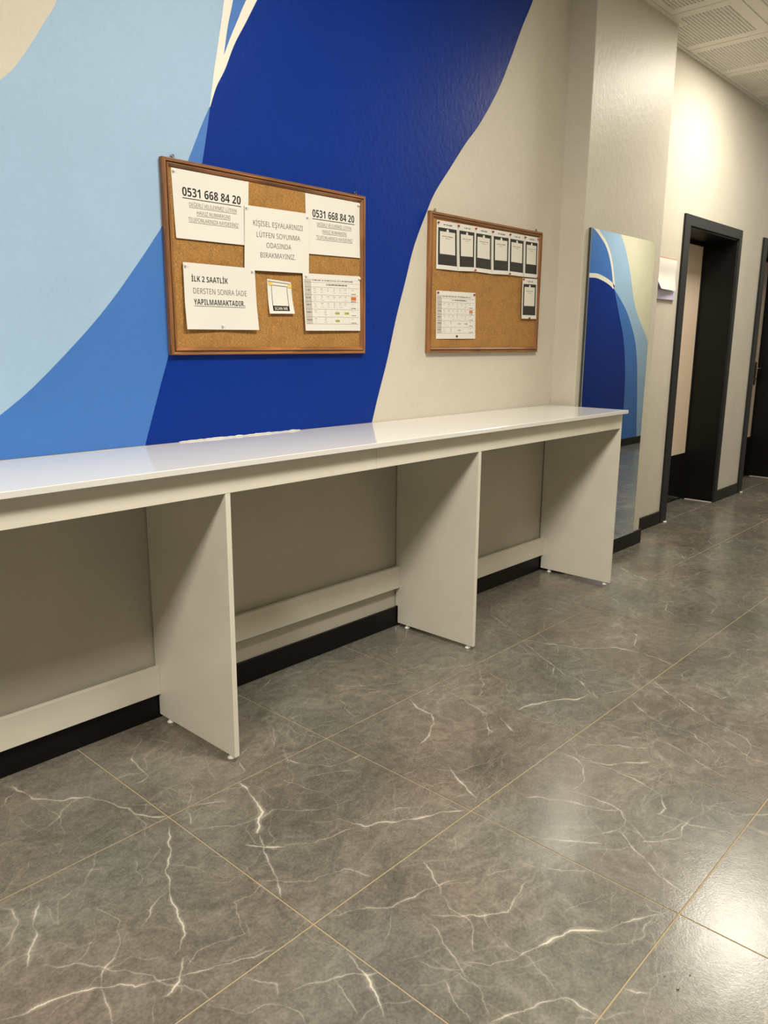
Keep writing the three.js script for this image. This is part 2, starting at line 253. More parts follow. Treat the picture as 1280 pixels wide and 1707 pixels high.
// the mural: coats of paint, each a fraction of a millimetre proud of the one below
const T0 = 0.9625, TOPY = 3.114;
const palemid = curve([[0.68, T0], [0.78, 1.015], [0.892, 1.09], [0.983, 1.157], [1.079, 1.242], [1.181, 1.339], [1.266, 1.43], [1.344, 1.524], [1.413, 1.611], [1.46, 1.68], [1.568, 1.894], [1.612, 1.983], [1.647, 2.047]]);
const paleleft = curve([[-1.2, 1.2], [0.2, 1.5], [0.6, 1.69], [0.85, 1.865], [0.977, 1.977], [1.021, 2.021], [1.067, 2.084], [1.114, 2.156], [1.153, 2.218], [1.25, 2.42], [1.34, 2.7], [1.40, TOPY]]);
const whiteleft = curve([[1.648, 2.048], [1.659, 2.101], [1.672, 2.166], [1.696, 2.269], [1.72, 2.381], [1.76, 2.6], [1.80, TOPY]]);
const darkleft = curve([[1.65, 2.048], [1.677, 2.113], [1.715, 2.176], [1.755, 2.258], [1.808, 2.342], [1.856, 2.42], [2.06, 2.75], [2.34, TOPY]]);
const darklow = curve([[1.343, T0], [1.350, 0.985], [1.378, 1.063], [1.413, 1.16], [1.445, 1.247], [1.474, 1.344], [1.53, 1.55], [1.59, 1.778], [1.611, 1.874], [1.629, 1.95], [1.65, 2.048]]);
const darkright = curve([[2.425, T0], [2.463, 1.073], [2.519, 1.224], [2.574, 1.401], [2.63, 1.553], [2.686, 1.706], [2.764, 1.85], [2.823, 1.944], [2.925, 2.058], [3.03, 2.175], [3.139, 2.283], [3.272, 2.451], [3.361, 2.599], [3.45, 2.763], [3.533, 2.901], [3.63, TOPY]]);
const vleft = curve([[1.712, 2.217], [1.718, 2.248], [1.733, 2.314], [1.756, 2.391], [1.83, 2.65], [1.93, TOPY]]), vright = curve([[1.712, 2.217], [1.741, 2.278], [1.776, 2.344], [1.81, 2.407], [1.98, 2.70], [2.24, TOPY]]);
const rev = (a) => [...a].reverse();
const coat = (name, label, pts, h, m, parent = wallBack) => { const o = mesh(name, slab(pts, 0, h), m, parent); o.userData.label = label; return o; };
coat('painted_band', 'pale blue painted band of the mural', [[-1.2, T0], ...palemid, ...whiteleft, ...rev(paleleft)], 0.0004, M.pale);
coat('painted_band', 'mid blue painted band of the mural', [...palemid, ...rev(darklow)], 0.0006, M.mid);
coat('painted_band', 'off white painted stripe forking upward', [...whiteleft, ...rev(darkleft)], 0.0008, M.white);
coat('painted_band', 'mid blue painted wedge between white stripes', [...vleft, ...rev(vright)], 0.0010, M.mid);
coat('painted_band', 'dark royal blue painted wave of the mural', [...rev(darklow), ...darkright, ...rev(darkleft)], 0.0012, M.dark);
{ // ragged line of filler along the back of the counter
  const a = [], b = []; for (let x = 1.47; x <= 2.02; x += 0.008) { a.push([x, T0 - 0.001]); b.push([x, T0 + 0.001 + 0.003 * vnoise(x * 70, 3) * Math.min(1, (x - 1.46) * 20, (2.03 - x) * 20)]); }
  mesh('sealant_line', slab([...a, ...rev(b)], 0, 0.004), M.sealant, wallBack);
}
const pillar = struct('wall_pillar', 'beige pillar projecting from the corridor wall', 'pillar');
mesh('plaster', bevelBox(CX0, CX1, -0.078, 3.3, -0.006, CZ, 0.003), M.pillar, pillar);

const wallFront = struct('wall_front', 'opposite corridor wall with a second blue mural', 'wall');
mesh('plaster', box(XF, X1, -0.08, 3.3, ZF, ZF + 0.15), M.cream, wallFront);
mesh('plaster', box(XF, XF + 0.15, -0.08, 3.3, ZF + 0.15, ZL), M.cream, wallFront);
{ // its mural, seen in the mirror
  const f = (name, label, pts, h, m) => { const o = mesh(name, slab(pts, ZF - h, ZF), m, wallFront); o.userData.label = label; };
  const creamE = curve([[8.45, TOPY], [8.80, 2.80], [9.018, 2.56], [9.153, 2.421], [9.327, 2.161], [9.493, 1.819], [9.668, 1.608], [9.836, 1.465], [9.958, 1.341], [10.2, 1.0], [10.4, 0.5], [10.45, 0.09]]);
  const band = curve([[8.0, 2.62], [8.25, 2.59], [8.379, 2.548], [8.502, 2.492], [8.658, 2.4], [8.772, 2.278], [8.853, 2.129], [8.904, 1.987], [8.943, 1.932]]);
  const band2 = curve([[8.0, 2.0], [8.2, 2.04], [8.358, 2.051], [8.516, 2.052], [8.712, 2.02], [8.866, 1.978], [8.943, 1.932]]);
  const lm = curve([[8.943, 1.932], [9.147, 1.804], [9.327, 1.671], [9.459, 1.531], [9.602, 1.339], [9.7, 1.092], [9.777, 0.713], [9.81, 0.455], [9.859, 0.09]]);
  const md = curve([[8.943, 1.932], [9.051, 1.754], [9.157, 1.572], [9.266, 1.385], [9.347, 1.145], [9.397, 0.9], [9.415, 0.653], [9.421, 0.478], [9.42, 0.09]]);
  const off = (c, dx, dy) => c.map(([x, y]) => [x + dx, y + dy]);
  f('painted_band', 'pale blue painted band on the opposite wall', [[7.2, TOPY], ...creamE, [7.2, 0.09]], 0.0004, M.pale);
  f('painted_band', 'mid blue painted band on the opposite wall', [[7.2, 2.7], ...band, ...lm, [7.2, 0.09]], 0.0006, M.mid);
  f('painted_band', 'dark blue painted area on the opposite wall', [[7.2, 1.9], ...band2, ...md, [7.2, 0.09]], 0.0008, M.dark);
  f('painted_stripe', 'white painted stripe on the opposite wall', [...band, ...rev(off(band, 0.035, 0.03)).slice(4)], 0.0010, M.white);
  f('painted_stripe', 'white painted stripe on the opposite wall', [...off(band2, 0, -0.025).slice(0, -3), ...rev(off(band2, 0.015, 0.025))], 0.0010, M.white);
}
const wallLeft = struct('wall_left', 'end wall of the corridor behind the viewer', 'wall'); mesh('plaster', box(XL0 - 0.15, XL0, -0.08, 3.3, -0.3, ZL + 0.15), M.wall, wallLeft);
const wallLobby = struct('wall_lobby', 'far wall of the lobby behind the viewer', 'wall'); mesh('plaster', box(XL0, XF + 0.15, -0.08, 3.3, ZL, ZL + 0.15), M.wall, wallLobby);
const wallRight = struct('wall_right', 'far end wall of the corridor', 'wall'); mesh('plaster', box(X1, X1 + 0.15, -0.08, 3.3, -0.3, ZF + 0.15), M.wall, wallRight);

// ---------------------------------------------------------------- baseboards
const skirt = (name, label, pieces) => { const g = struct(name, label, 'baseboard'); for (const p of pieces) mesh('board', bevelBox(...p, 0.0015), M.black, g); };
const BH = 0.092, BT = 0.013;
skirt('baseboard_back', 'black baseboard along the mural wall and the doorways', [[XL0, CX0 - BT, 0.0005, BH, 0, BT], [CX1 + BT, D1[0], 0.0005, BH, 0, BT], [D1[3], D2[0], 0.0005, BH, 0, BT], [D2[3], X1, 0.0005, BH, 0, BT]]);
skirt('baseboard_pillar', 'black baseboard around the foot of the pillar', [[CX0 - BT, CX0, 0.0005, BH, 0, CZ + BT], [CX0, CX1, 0.0005, BH, CZ, CZ + BT], [CX1, CX1 + BT, 0.0005, BH, 0, CZ + BT]]);
skirt('baseboard_front', 'black baseboard along the opposite wall', [[XF, X1, 0.0005, BH, ZF - BT, ZF], [XF - BT, XF, 0.0005, BH, ZF - BT, ZL]]);

// ---------------------------------------------------------------- ceiling of perforated tiles
const ceiling = struct('ceiling', 'suspended ceiling of white perforated square tiles', 'ceiling');
mesh('slab', box(X0, X1, CEIL + 0.06, CEIL + 0.2, 0, ZF), M.ceilingDark, ceiling);
mesh('lobby_ceiling', box(X0, XF, CEIL, CEIL + 0.2, ZF, ZL), M.ceiling, ceiling);
mesh('lobby_ceiling', box(XL0, X0, CEIL, CEIL + 0.2, 0, ZL), M.ceiling, ceiling);
const cz = [0.022, TZ, TZ + 0.6, TZ + 1.2, TZ + 1.8, ZF - 0.012];
const lampAt = (x, z) => LAMPS.some((l) => Math.abs(l[0] - x) < 0.2 && Math.abs(l[1] - z) < 0.2);
const tileCache = new Map();
function ceilingTile(w, d, cutX, cutZ, holesUp, anchorX, anchorZ) { // local x 0..w, z 0..d (shape y); a corner cut away beside the pillar
  const key = [w, d, cutX, cutZ, holesUp].map((v) => (+v).toFixed(3)).join(); if (tileCache.has(key)) return tileCache.get(key);
  const g = 0.0035, s = cutX > 0 ? poly([[cutX, g], [w - g, g], [w - g, d - g], [g, d - g], [g, cutZ], [cutX, cutZ]]) : poly([[g, g], [w - g, g], [w - g, d - g], [g, d - g]]);
  if (holesUp) for (let i = 0; i < 23; i++) for (let j = 0; j < 23; j++) {
    const x = 0.082 + i * 0.02, z = d - 0.08 - j * 0.02, r = 0.0062;
    if (z < 0.03 || x > w - 0.03 || (cutX > 0 && x < cutX + 0.015 && z < cutZ + 0.015)) continue;
    const h = new THREE.Path(); h.moveTo(x - r, z - r); h.lineTo(x - r, z + r); h.lineTo(x + r, z + r); h.lineTo(x + r, z - r); h.closePath(); s.holes.push(h);
  }
  const ge = new THREE.ExtrudeGeometry(s, { depth: 0.009, bevelEnabled: false }); ge.rotateX(Math.PI / 2); ge.translate(0, 0.009, 0); tileCache.set(key, ge); return ge;
}
for (let i = -12; i < 12; i++) for (let j = 0; j < 5; j++) {
  const x0 = Math.max(X0 + 0.012, TX + TP * i), x1 = Math.min(X1 - 0.012, TX + TP * (i + 1)); if (x1 - x0 < 0.05) continue;
  if (lampAt((x0 + x1) / 2, (cz[j] + cz[j + 1]) / 2)) continue;
  let z0 = cz[j], cutX = 0, cutZ = 0; const px0 = CX0 - 0.02, px1 = CX1 + 0.02;
  if (j === 0 && x0 >= px0 && x1 <= px1) z0 = CZ + 0.022; else if (j === 0 && x0 < px1 && x1 > px1) { cutX = px1 - x0; cutZ = CZ + 0.022 - z0; } else if (j === 0 && x0 < px0 && x1 > px0) { // beside the pillar the tile is cut in two pieces
    const f = mesh('ceiling_tile', ceilingTile(px0 - x0, CZ + 0.022 - z0, 0, 0, false), M.ceiling, ceiling); f.position.set(x0, CEIL, z0); z0 = CZ + 0.022;
  }
  const holes = x0 > 2.2 && x1 < 9.0 && cz[j + 1] - z0 > 0.3;
  const m = mesh('ceiling_tile', ceilingTile(x1 - x0, cz[j + 1] - z0, cutX, cutZ, holes), M.ceiling, ceiling); m.position.set(x0, CEIL, z0);
}
for (let i = -11; i < 12; i++) mesh('grid_bar', box(TX + TP * i - 0.012, TX + TP * i + 0.012, CEIL + 0.010, CEIL + 0.04, (TX + TP * i > CX0 - 0.05 && TX + TP * i < CX1 + 0.05) ? CZ + 0.001 : 0.001, ZF - 0.001), M.ceiling, ceiling);
for (let j = 1; j < 5; j++) mesh('grid_bar', box(X0 + 0.001, X1 - 0.001, CEIL + 0.0102, CEIL + 0.0398, cz[j] - 0.012, cz[j] + 0.012), M.ceiling, ceiling);
const trim = struct('trim_1', 'thin white edge angle between the ceiling tiles and the walls', 'trim');
for (const p of [[X0, CX0, 0, 0.024], [CX0 - 0.024, CX0, 0.024, CZ], [CX0 - 0.024, CX1 + 0.024, CZ, CZ + 0.024], [CX1, CX1 + 0.024, 0, CZ], [CX1 + 0.024, X1, 0, 0.024], [XF, X1, ZF - 0.024, ZF]]) mesh('edge_angle', box(p[0], p[1], CEIL - 0.003, CEIL - 0.0003, p[2], p[3]), M.ceiling, trim);
for (const [x, z, power, label] of LAMPS) {
  const t = thing('ceiling_light', label, 'ceiling light', [x, CEIL - (z === 1.735 ? 0.0125 : 0), z]);  // the panel at the counter is mounted on the tiles
  const w = TP / 2 - 0.004, e = 0.018, y = 0.012;
  for (const p of [[-w, w, -w, -w + e], [-w, w, w - e, w], [-w, -w + e, -w + e, w - e], [w - e, w, -w + e, w - e]]) mesh('frame', box(p[0], p[1], -0.001, y, p[2], p[3]), M.lampFrame, t);
  mesh('diffuser', box(-w + e, w - e, 0.004, y, -w + e, w - e), M.lampGlow, t);
  const l = new THREE.RectAreaLight(LAMP_COLOR, power, 2 * (w - e), 2 * (w - e)); l.name = 'panel_light'; l.position.set(0, 0.002, 0); l.rotation.x = -Math.PI / 2; t.add(l);
}

// ---------------------------------------------------------------- doorways
function doorway(name, label, d, handle) {
  const g = struct(name, label, 'door'), [a, b, c, e] = d, H = 2.17, h = 2.1, zl = -0.255;
  mesh('casing', bevelBox(a, b, 0.001, H, 0.0003, 0.016, 0.001), M.casing, g); mesh('casing', bevelBox(c, e, 0.001, H, 0.0003, 0.016, 0.001), M.casing, g);
  mesh('casing', bevelBox(b, c, h, H, 0.0003, 0.0158, 0.001), M.casing, g);
  mesh('lining', box(b, b + 0.012, 0.001, h, zl, 0.0002), M.lining, g); mesh('lining', box(c - 0.012, c, 0.001, h, zl, 0.0002), M.lining, g); mesh('lining', box(b + 0.012, c - 0.012, h - 0.012, h, zl, 0.0002), M.lining, g);
  for (const p of [[b + 0.012, b + 0.03, 0.004, h - 0.012], [c - 0.022, c - 0.012, 0.004, h - 0.012], [b + 0.03, c - 0.022, h - 0.04, h - 0.012]]) mesh('door_stop', box(...p, zl, zl + 0.012), M.lining, g);
  const leaf = mesh('door_leaf', bevelBox(b + 0.013, c - 0.013, 0.01, h - 0.014, zl - 0.042, zl - 0.001, 0.002), M.leaf, g); leaf.userData.label = 'peach beige door leaf';
  mesh('kick_plate', bevelBox(b + 0.03, c - 0.0225, 0.012, 0.397, zl - 0.001, zl + 0.002, 0.0008), M.kick, leaf).userData.label = 'glossy black kick plate';
  const blob = new THREE.SphereGeometry(1, 12, 8); blob.scale(0.022, 0.006, 0.012);
  for (const x of [b - 0.03]) { const s = mesh('sealant', blob, M.sealant, g); s.position.set(x, 0.003, 0.024); }
  mesh('sealant_line', box(c - 0.017, c - 0.0121, 0.0003, 0.006, zl + 0.03, 0), M.sealant, g);
  if (handle) {
    const hd = new THREE.Group(); hd.name = 'handle'; hd.position.set(c - 0.10, 1.04, zl + 0.001); g.add(hd);
    mesh('back_plate', bevelBox(-0.022, 0.022, -0.13, 0.09, 0, 0.006, 0.002), M.steel, hd);
    const neck = new THREE.CylinderGeometry(0.009, 0.009, 0.05, 16); neck.rotateX(Math.PI / 2); neck.translate(0, 0.03, 0.03);
    const lever = new THREE.CapsuleGeometry(0.0095, 0.11, 6, 12); lever.rotateZ(Math.PI / 2); lever.translate(-0.05, 0.03, 0.055);
    mesh('lever', mergeGeometries([neck.toNonIndexed(), lever.toNonIndexed()]), M.steel, hd);
    const cyl = new THREE.CylinderGeometry(0.012, 0.012, 0.012, 16); cyl.rotateX(Math.PI / 2); cyl.translate(0, -0.075, 0.01); mesh('key_cylinder', cyl, M.steel, hd);
  }
}
doorway('door_1', 'deep black framed doorway with a beige door beside the notice holder', D1, false);
doorway('door_2', 'second black framed doorway farther along with a lever handle', D2, true);

// ---------------------------------------------------------------- the long counter table
const table = thing('counter_table', 'long white laminate counter table with panel legs under the cork boards', 'table', [0, 0, 0]);
const P1 = 1.328, PS = 1.2575, PT = 0.018, HT = 0.9608, ZP = 0.452, YA = 0.8645, PB = 0.016, XR = 3.861, XL = P1 - PS;
mesh('table_top', bevelBox(XL - 0.004, XR + 0.001, HT - 0.0175, HT, 0.0025, 0.4825, 0.0012), M.top, table).userData.label = 'glossy white table top';
const seam = 1.973;
mesh('apron', bevelBox(XL + PT, seam - 0.0004, YA, HT - 0.018, ZP - 0.018, ZP, 0.0008), M.panel, table); mesh('apron', bevelBox(seam + 0.0004, P1 + 2 * PS - 0.0003, YA, HT - 0.018, ZP - 0.018, ZP, 0.0008), M.panel, table);
for (let k = -1; k < 3; k++) {
  const x = P1 + k * PS, end = k === -1 || k === 2, y1 = HT - 0.018;
  // outline in (z, y): notched over the baseboard and behind the apron
  const pts = [[0.019, PB], [ZP, PB], ...(end ? [[ZP, y1]] : [[ZP, YA - 0.0004], [ZP - 0.0184, YA - 0.0004], [ZP - 0.0184, y1]]), [0.0055, y1], [0.0055, 0.098], [0.019, 0.098]];
  const g = new THREE.ExtrudeGeometry(poly(pts), { depth: PT - 0.0016, bevelEnabled: true, bevelSize: 0.0008, bevelOffset: -0.0008, bevelThickness: 0.0008, bevelSegments: 1 });
  g.rotateY(-Math.PI / 2); g.translate(x + PT - 0.0008, 0, 0);
  const leg = mesh('leg_panel', metric(g), M.panel, table);
  for (const z of [0.072, 0.42]) {
    const f = new THREE.LatheGeometry([[0, 0], [0.0115, 0], [0.0125, 0.002], [0.011, 0.0055], [0.006, 0.008], [0.005, 0.016], [0, 0.016]].map((p) => new THREE.Vector2(...p)), 18);
    mesh('foot', f, M.foot, leg).position.set(x + PT / 2, 0.0001, z);
  }
}
for (const [k, y0, y1] of [[-1, 0.096, 0.198], [0, 0.191, 0.293], [1, 0.096, 0.198]]) mesh('rail', bevelBox(P1 + k * PS + PT + 0.0003, P1 + (k + 1) * PS - 0.0003, y0, y1, 0.0145, 0.0325, 0.0008), M.panel, table);

// ---------------------------------------------------------------- mirror on the pillar
const mir = thing('wall_mirror', 'tall frameless mirror on the front of the pillar reflecting the blue mural opposite', 'mirror', [3.945, 0.0925, CZ]);
mesh('backing', bevelBox(0, 0.797, 0, 1.808, 0.0005, 0.0135, 0.0008), M.mirrorEdge, mir);
mesh('glass', bevelBox(0.0015, 0.7955, 0.0015, 1.8065, 0.0136, 0.0176, 0.0008), M.mirror, mir);

// ---------------------------------------------------------------- notice holder beside the door
const holder = thing('document_holder', 'pale lilac plastic document holder on the wall beside the first doorway', 'holder', [5.135, 1.592, 0.0]);
mesh('back_plate', bevelBox(0, 0.31, 0, 0.246, 0.0005, 0.004, 0.0008), M.lilac, holder);
mesh('front_pocket', bevelBox(0.004, 0.306, 0.002, 0.06, 0.0125, 0.0148, 0.0006), M.lilac, holder);
mesh('pocket_side', bevelBox(0, 0.004, 0, 0.06, 0.004, 0.0148, 0.0006), M.lilac, holder); mesh('pocket_side', bevelBox(0.306, 0.31, 0, 0.06, 0.004, 0.0148, 0.0006), M.lilac, holder);
mesh('pocket_base', bevelBox(0.004, 0.306, 0, 0.002, 0.004, 0.0148, 0.0004), M.lilac, holder);

// ---------------------------------------------------------------- sheets of paper
// corners in wall coordinates: top left, top right, bottom right, bottom left; bow(u, v) gives the distance from the board
function sheetGeometry(c, bow, nu = 16, nv = 12) {
  const P = [], U = [], I = [];
  for (let j = 0; j <= nv; j++) for (let i = 0; i <= nu; i++) {
    const u = i / nu, v = j / nv, q = (k) => (c[0][k] * (1 - u) + c[1][k] * u) * (1 - v) + (c[3][k] * (1 - u) + c[2][k] * u) * v;
    P.push(q(0), q(1), bow(u, v)); U.push(u, 1 - v);
    if (i < nu && j < nv) { const a = j * (nu + 1) + i, b = a + 1, d = a + nu + 1; I.push(a, d, b, b, d, d + 1); }
  }
  const g = new THREE.BufferGeometry(); g.setAttribute('position', new THREE.Float32BufferAttribute(P, 3)); g.setAttribute('uv', new THREE.Float32BufferAttribute(U, 2)); g.setIndex(I); g.computeVertexNormals(); return g;
}
function printed(w, h, draw) { const cv = document.createElement('canvas'); cv.width = w; cv.height = h; const c = cv.getContext('2d'); c.fillStyle = '#ffffff'; c.fillRect(0, 0, w, h); draw(c, w, h); const t = new THREE.CanvasTexture(cv); t.colorSpace = THREE.SRGBColorSpace; return mat({ color: lin(0.70, 0.68, 0.645), map: t, roughness: 0.85, side: THREE.DoubleSide }); }
// one line of lettering fitted to a width, its centre or left end at x, with an underline if wanted
function line(c, text, x, y, size, width, { bold = false, ink = '#222', align = 'center', under = 0 } = {}) {
  c.save(); c.fillStyle = ink; c.font = `${bold ? 'bold ' : ''}${size}px sans-serif`; c.textBaseline = 'alphabetic';
  const m = c.measureText(text).width, k = width / m, x0 = align === 'center' ? x - width / 2 : x;
  c.translate(x0, y); c.save(); c.scale(k, 1); c.fillText(text, 0, 0); c.restore();
  if (under) c.fillRect(0, size * 0.14, width, under); c.restore();
}
const phoneSheet = printed(1024, 724, (c) => {
  line(c, '0531 668 84 20', 520, 270, 128, 800, { bold: true, ink: '#1a1a1c', under: 9 });
  [['DEĞERLİ VELİLERİMİZ LÜTFEN', 372, 660], ['HAVUZ NUMARASINI', 452, 470], ['TELEFONLARINIZA KAYDEDİNİZ', 530, 700]].forEach(([t, y, w]) => line(c, t, 530, y, 58, w, { ink: '#55534f', under: 5 }));
});
const belongSheet = printed(1024, 724, (c) => { [['KİŞİSEL EŞYALARINIZI', 215, 800], ['LÜTFEN SOYUNMA', 340, 700], ['ODASINDA', 455, 400], ['BIRAKMAYINIZ.', 570, 570]].forEach(([t, y, w], i) => line(c, t, 520 - (i === 3 ? 10 : 0), y, 82, w, { ink: '#55524e' })); });
const refundSheet = printed(1024, 724, (c) => {
  line(c, 'İLK 2 SAATLİK', 100, 200, 86, 510, { bold: true, ink: '#1d1c1c', align: 'left' }); line(c, 'DERSTEN SONRA İADE', 112, 330, 86, 770, { ink: '#6b6863', align: 'left' });
  line(c, 'YAPILMAMAKTADIR.', 120, 450, 86, 730, { bold: true, ink: '#262525', align: 'left', under: 6 });
});
const smudge = (c, x, y, w, h, ink) => { c.fillStyle = ink; for (let i = 0; i < w; i += 5) if (rnd() < 0.78) c.fillRect(x + i, y + rnd() * 2, 4, h * (0.65 + 0.35 * rnd())); };
function timetable(highlight) {
  return printed(1024, 724, (c) => {
    c.fillStyle = '#d7d5d0'; c.fillRect(20, 70, 115, 570); c.fillStyle = '#b9b7b2'; c.fillRect(40, 62, 945, 2);
    smudge(c, 150, 72, 740, 16, '#4a4a48'); smudge(c, 400, 122, 380, 22, '#4a4a48');
    const rows = [165, 262, 350, 445, 545, 635];
    for (const y of [105, ...rows]) { c.fillStyle = '#5d5c59'; c.fillRect(20, y, 975, 3); }
    c.fillStyle = '#cfcdc8'; for (const x of [135, 250, 370, 480, 590, 690, 810, 995]) c.fillRect(x, 105, 2, 530);
    for (let r = 0; r < 5; r++) {
      const y = rows[r]; smudge(c, 40, y + 34, 85, 13, '#4b4a48');
      const cols = r < 3 ? [170, 290, 400, 510, 620, 720] : [170, 340];
      for (const x of cols) { smudge(c, x, y + 16, 50, 9, '#8b8983'); smudge(c, x + 6, y + 38, 38, 9, r === 1 ? '#8b8983' : '#a49b55'); if (rnd() < 0.6) smudge(c, x, y + 66, 60, 6, '#77756f'); }
      smudge(c, 860, y + 20, 40, 8, '#8b8983'); smudge(c, 850, y + 72, 95, 12, '#3e3d3b');
    }
    c.fillStyle = highlight ? '#f08a55' : '#f3a070'; c.fillRect(850, 275, 100, 52); smudge(c, 862, 296, 75, 10, '#a04418');
    for (const [x, y] of highlight ? [[545, 480], [720, 480], [545, 580]] : []) { c.fillStyle = '#c9d27a'; c.fillRect(x, y, 85, 34); smudge(c, x + 8, y + 10, 66, 12, '#6f7d1e'); }
    if (!highlight) for (const [x, y] of [[545, 480], [720, 480], [545, 580]]) smudge(c, x, y, 80, 26, '#a9a67d');
  });
}
const timeSheet = timetable(true), timeSheet2 = timetable(false);
const scanSheet = printed(512, 540, (c) => { c.fillStyle = '#a9a49c'; c.fillRect(12, 26, 480, 18); c.lineWidth = 10; c.strokeStyle = '#1c1b1a'; c.strokeRect(86, 88, 330, 400); c.fillStyle = '#0e0e0e'; c.fillRect(84, 412, 334, 84); line(c, 'SCAN ME', 250, 478, 62, 270, { bold: true, ink: '#f4f2ee' }); });
function cardSheet(n) {
  return printed(420, 600, (c) => {
    smudge(c, 130, 34, 170, 22, '#6e6c68');
    c.fillStyle = '#34332f'; c.fillRect(30, 84, 360, 462); c.fillStyle = '#fbf9f4'; c.fillRect(64, 128, 294, 280); c.beginPath(); c.arc(212, 118, 24, 0, 7); c.fill();
    smudge(c, 110, 180, 200, 12, '#55534e'); smudge(c, 165, 206, 90, 8, '#8b8984');
    c.fillStyle = '#57554f'; c.fillRect(90, 480, 240, 3);
  });
}
const cardMats = [0, 1, 2].map(cardSheet);
function sheet(name, label, category, corners, z, m, bow, group) {
  const cx = (corners[3][0] + corners[2][0]) / 2, cy = (corners[3][1] + corners[2][1]) / 2;
  const o = mesh(name, sheetGeometry(corners.map(([x, y]) => [x - cx, y - cy]), (u, v) => z + bow(u, v)), m); o.position.set(cx, cy, 0);
  o.userData = { label, category }; if (group) o.userData.group = group; return o;
}

// ---------------------------------------------------------------- cork boards
const PROFILE = [[0, 0.0006], [0, 0.017], [0.003, 0.021], [0.0105, 0.021], [0.0112, 0.0135], [0.0138, 0.0135], [0.0145, 0.0205], [0.0175, 0.0205], [0.022, 0.0165], [0.0262, 0.0105], [0.0262, 0.004]];
function mitredRail(ax, ay, bx, by, nx, ny) { // outer edge from a to b, inward direction n
  const dx = Math.sign(bx - ax), dy = Math.sign(by - ay), P = [], U = [], L = Math.hypot(bx - ax, by - ay), o = rnd();
  for (let i = 0; i + 1 < PROFILE.length; i++) {
    const [u, z] = PROFILE[i], [w, y] = PROFILE[i + 1];
    const A = [ax + nx * u + dx * u, ay + ny * u + dy * u, z], B = [bx + nx * u - dx * u, by + ny * u - dy * u, z], C = [bx + nx * w - dx * w, by + ny * w - dy * w, y], D = [ax + nx * w + dx * w, ay + ny * w + dy * w, y];
    P.push(...A, ...B, ...C, ...A, ...C, ...D); const s = u + z, t = w + y; U.push(o, o + s, o + L, o + s, o + L, o + t, o, o + s, o + L, o + t, o, o + t);
  }
  const g = new THREE.BufferGeometry(); g.setAttribute('position', new THREE.Float32BufferAttribute(P, 3)); g.setAttribute('uv', new THREE.Float32BufferAttribute(U, 2)); g.computeVertexNormals(); return g;
}
function corkBoard(label, x0, x1, y0, y1) {
  const t = thing('cork_board', label, 'notice board', [(x0 + x1) / 2, y0, 0]), w = (x1 - x0) / 2, h = y1 - y0;
  mesh('cork_panel', box(-w + 0.0255, w - 0.0255, 0.0255, h - 0.0255, 0.002, 0.010), M.cork, t).userData.label = 'speckled tan cork surface';
  for (const r of [[-w, 0, w, 0, 0, 1], [w, 0, w, h, -1, 0], [w, h, -w, h, 0, -1], [-w, h, -w, 0, 1, 0]]) mesh('frame_rail', mitredRail(...r), M.wood, t);
  for (const x of [-w + 0.045, w - 0.045]) { const ring = new THREE.TorusGeometry(0.0055, 0.0014, 8, 16); ring.translate(x, h + 0.008, 0.006); const stem = box(x - 0.003, x + 0.003, h - 0.006, h + 0.005, 0.0007, 0.003); mesh('hanger', mergeGeometries([metric(ring), stem]), M.steel, t); }
}
corkBoard('large wood framed cork board on the dark blue mural with six sheets', 1.449, 2.365, 1.2528, 1.864);
corkBoard('wood framed cork board on the beige wall with a row of dark cards', 2.773, 3.693, 1.2527, 1.8606);
const lift = (a, b = 0) => (u, v) => a * v * v * v + b * Math.sin(Math.PI * u) * v;
sheet('notice_sheet', 'white sheet with large phone number in the corner touching the pale blue side', 'paper', [[1.483, 1.8365], [1.788, 1.8365], [1.778, 1.626], [1.488, 1.624]], 0.0118, phoneSheet, (u, v) => 0.004 * v * v + 0.003 * (u > 0.9 ? (u - 0.9) * 10 : 0) * (1 - v));
sheet('notice_sheet', 'white sheet with large phone number above the timetable', 'paper', [[2.050, 1.836], [2.3375, 1.8365], [2.3375, 1.628], [2.052, 1.622]], 0.0118, phoneSheet, lift(0.003));
sheet('notice_sheet', 'white sheet with four centred lines of text pinned in the middle of the board', 'paper', [[1.766, 1.759], [2.064, 1.764], [2.059, 1.550], [1.757, 1.543]], 0.0172, belongSheet, (u, v) => 0.006 * Math.sin(Math.PI * u) * v * v);
sheet('notice_sheet', 'white sheet with three lines of text starting in bold below a phone number', 'paper', [[1.507, 1.551], [1.801, 1.550], [1.809, 1.339], [1.508, 1.337]], 0.0185, refundSheet, (u, v) => 0.004 * Math.max(0, v - 0.6) * Math.abs(u - 0.5) * 8);
sheet('code_slip', 'small white slip with a black scan me bar and yellow corners', 'paper', [[1.861, 1.520], [1.973, 1.514], [1.983, 1.401], [1.863, 1.398]], 0.0118, scanSheet, lift(0.009));
sheet('timetable_sheet', 'weekly timetable sheet with orange and green cells on the large board', 'paper', [[2.026, 1.550], [2.332, 1.557], [2.335, 1.344], [2.033, 1.340]], 0.0188, timeSheet, (u, v) => 0.005 * v * v * (1 - u));
sheet('timetable_sheet', 'weekly timetable sheet with faint cells alone on the small cork board', 'paper', [[2.831, 1.528], [3.129, 1.531], [3.138, 1.318], [2.836, 1.315]], 0.0118, timeSheet2, (u, v) => 0.003 * Math.sin(3 * u) * v);
const ct = [[2.825, 1.828], [2.976, 1.829], [3.109, 1.830], [3.248, 1.831], [3.395, 1.8325], [3.532, 1.832], [3.660, 1.833]], cb = [[2.824, 1.621], [2.984, 1.622], [3.110, 1.628], [3.254, 1.626], [3.397, 1.631], [3.536, 1.630], [3.661, 1.631]];
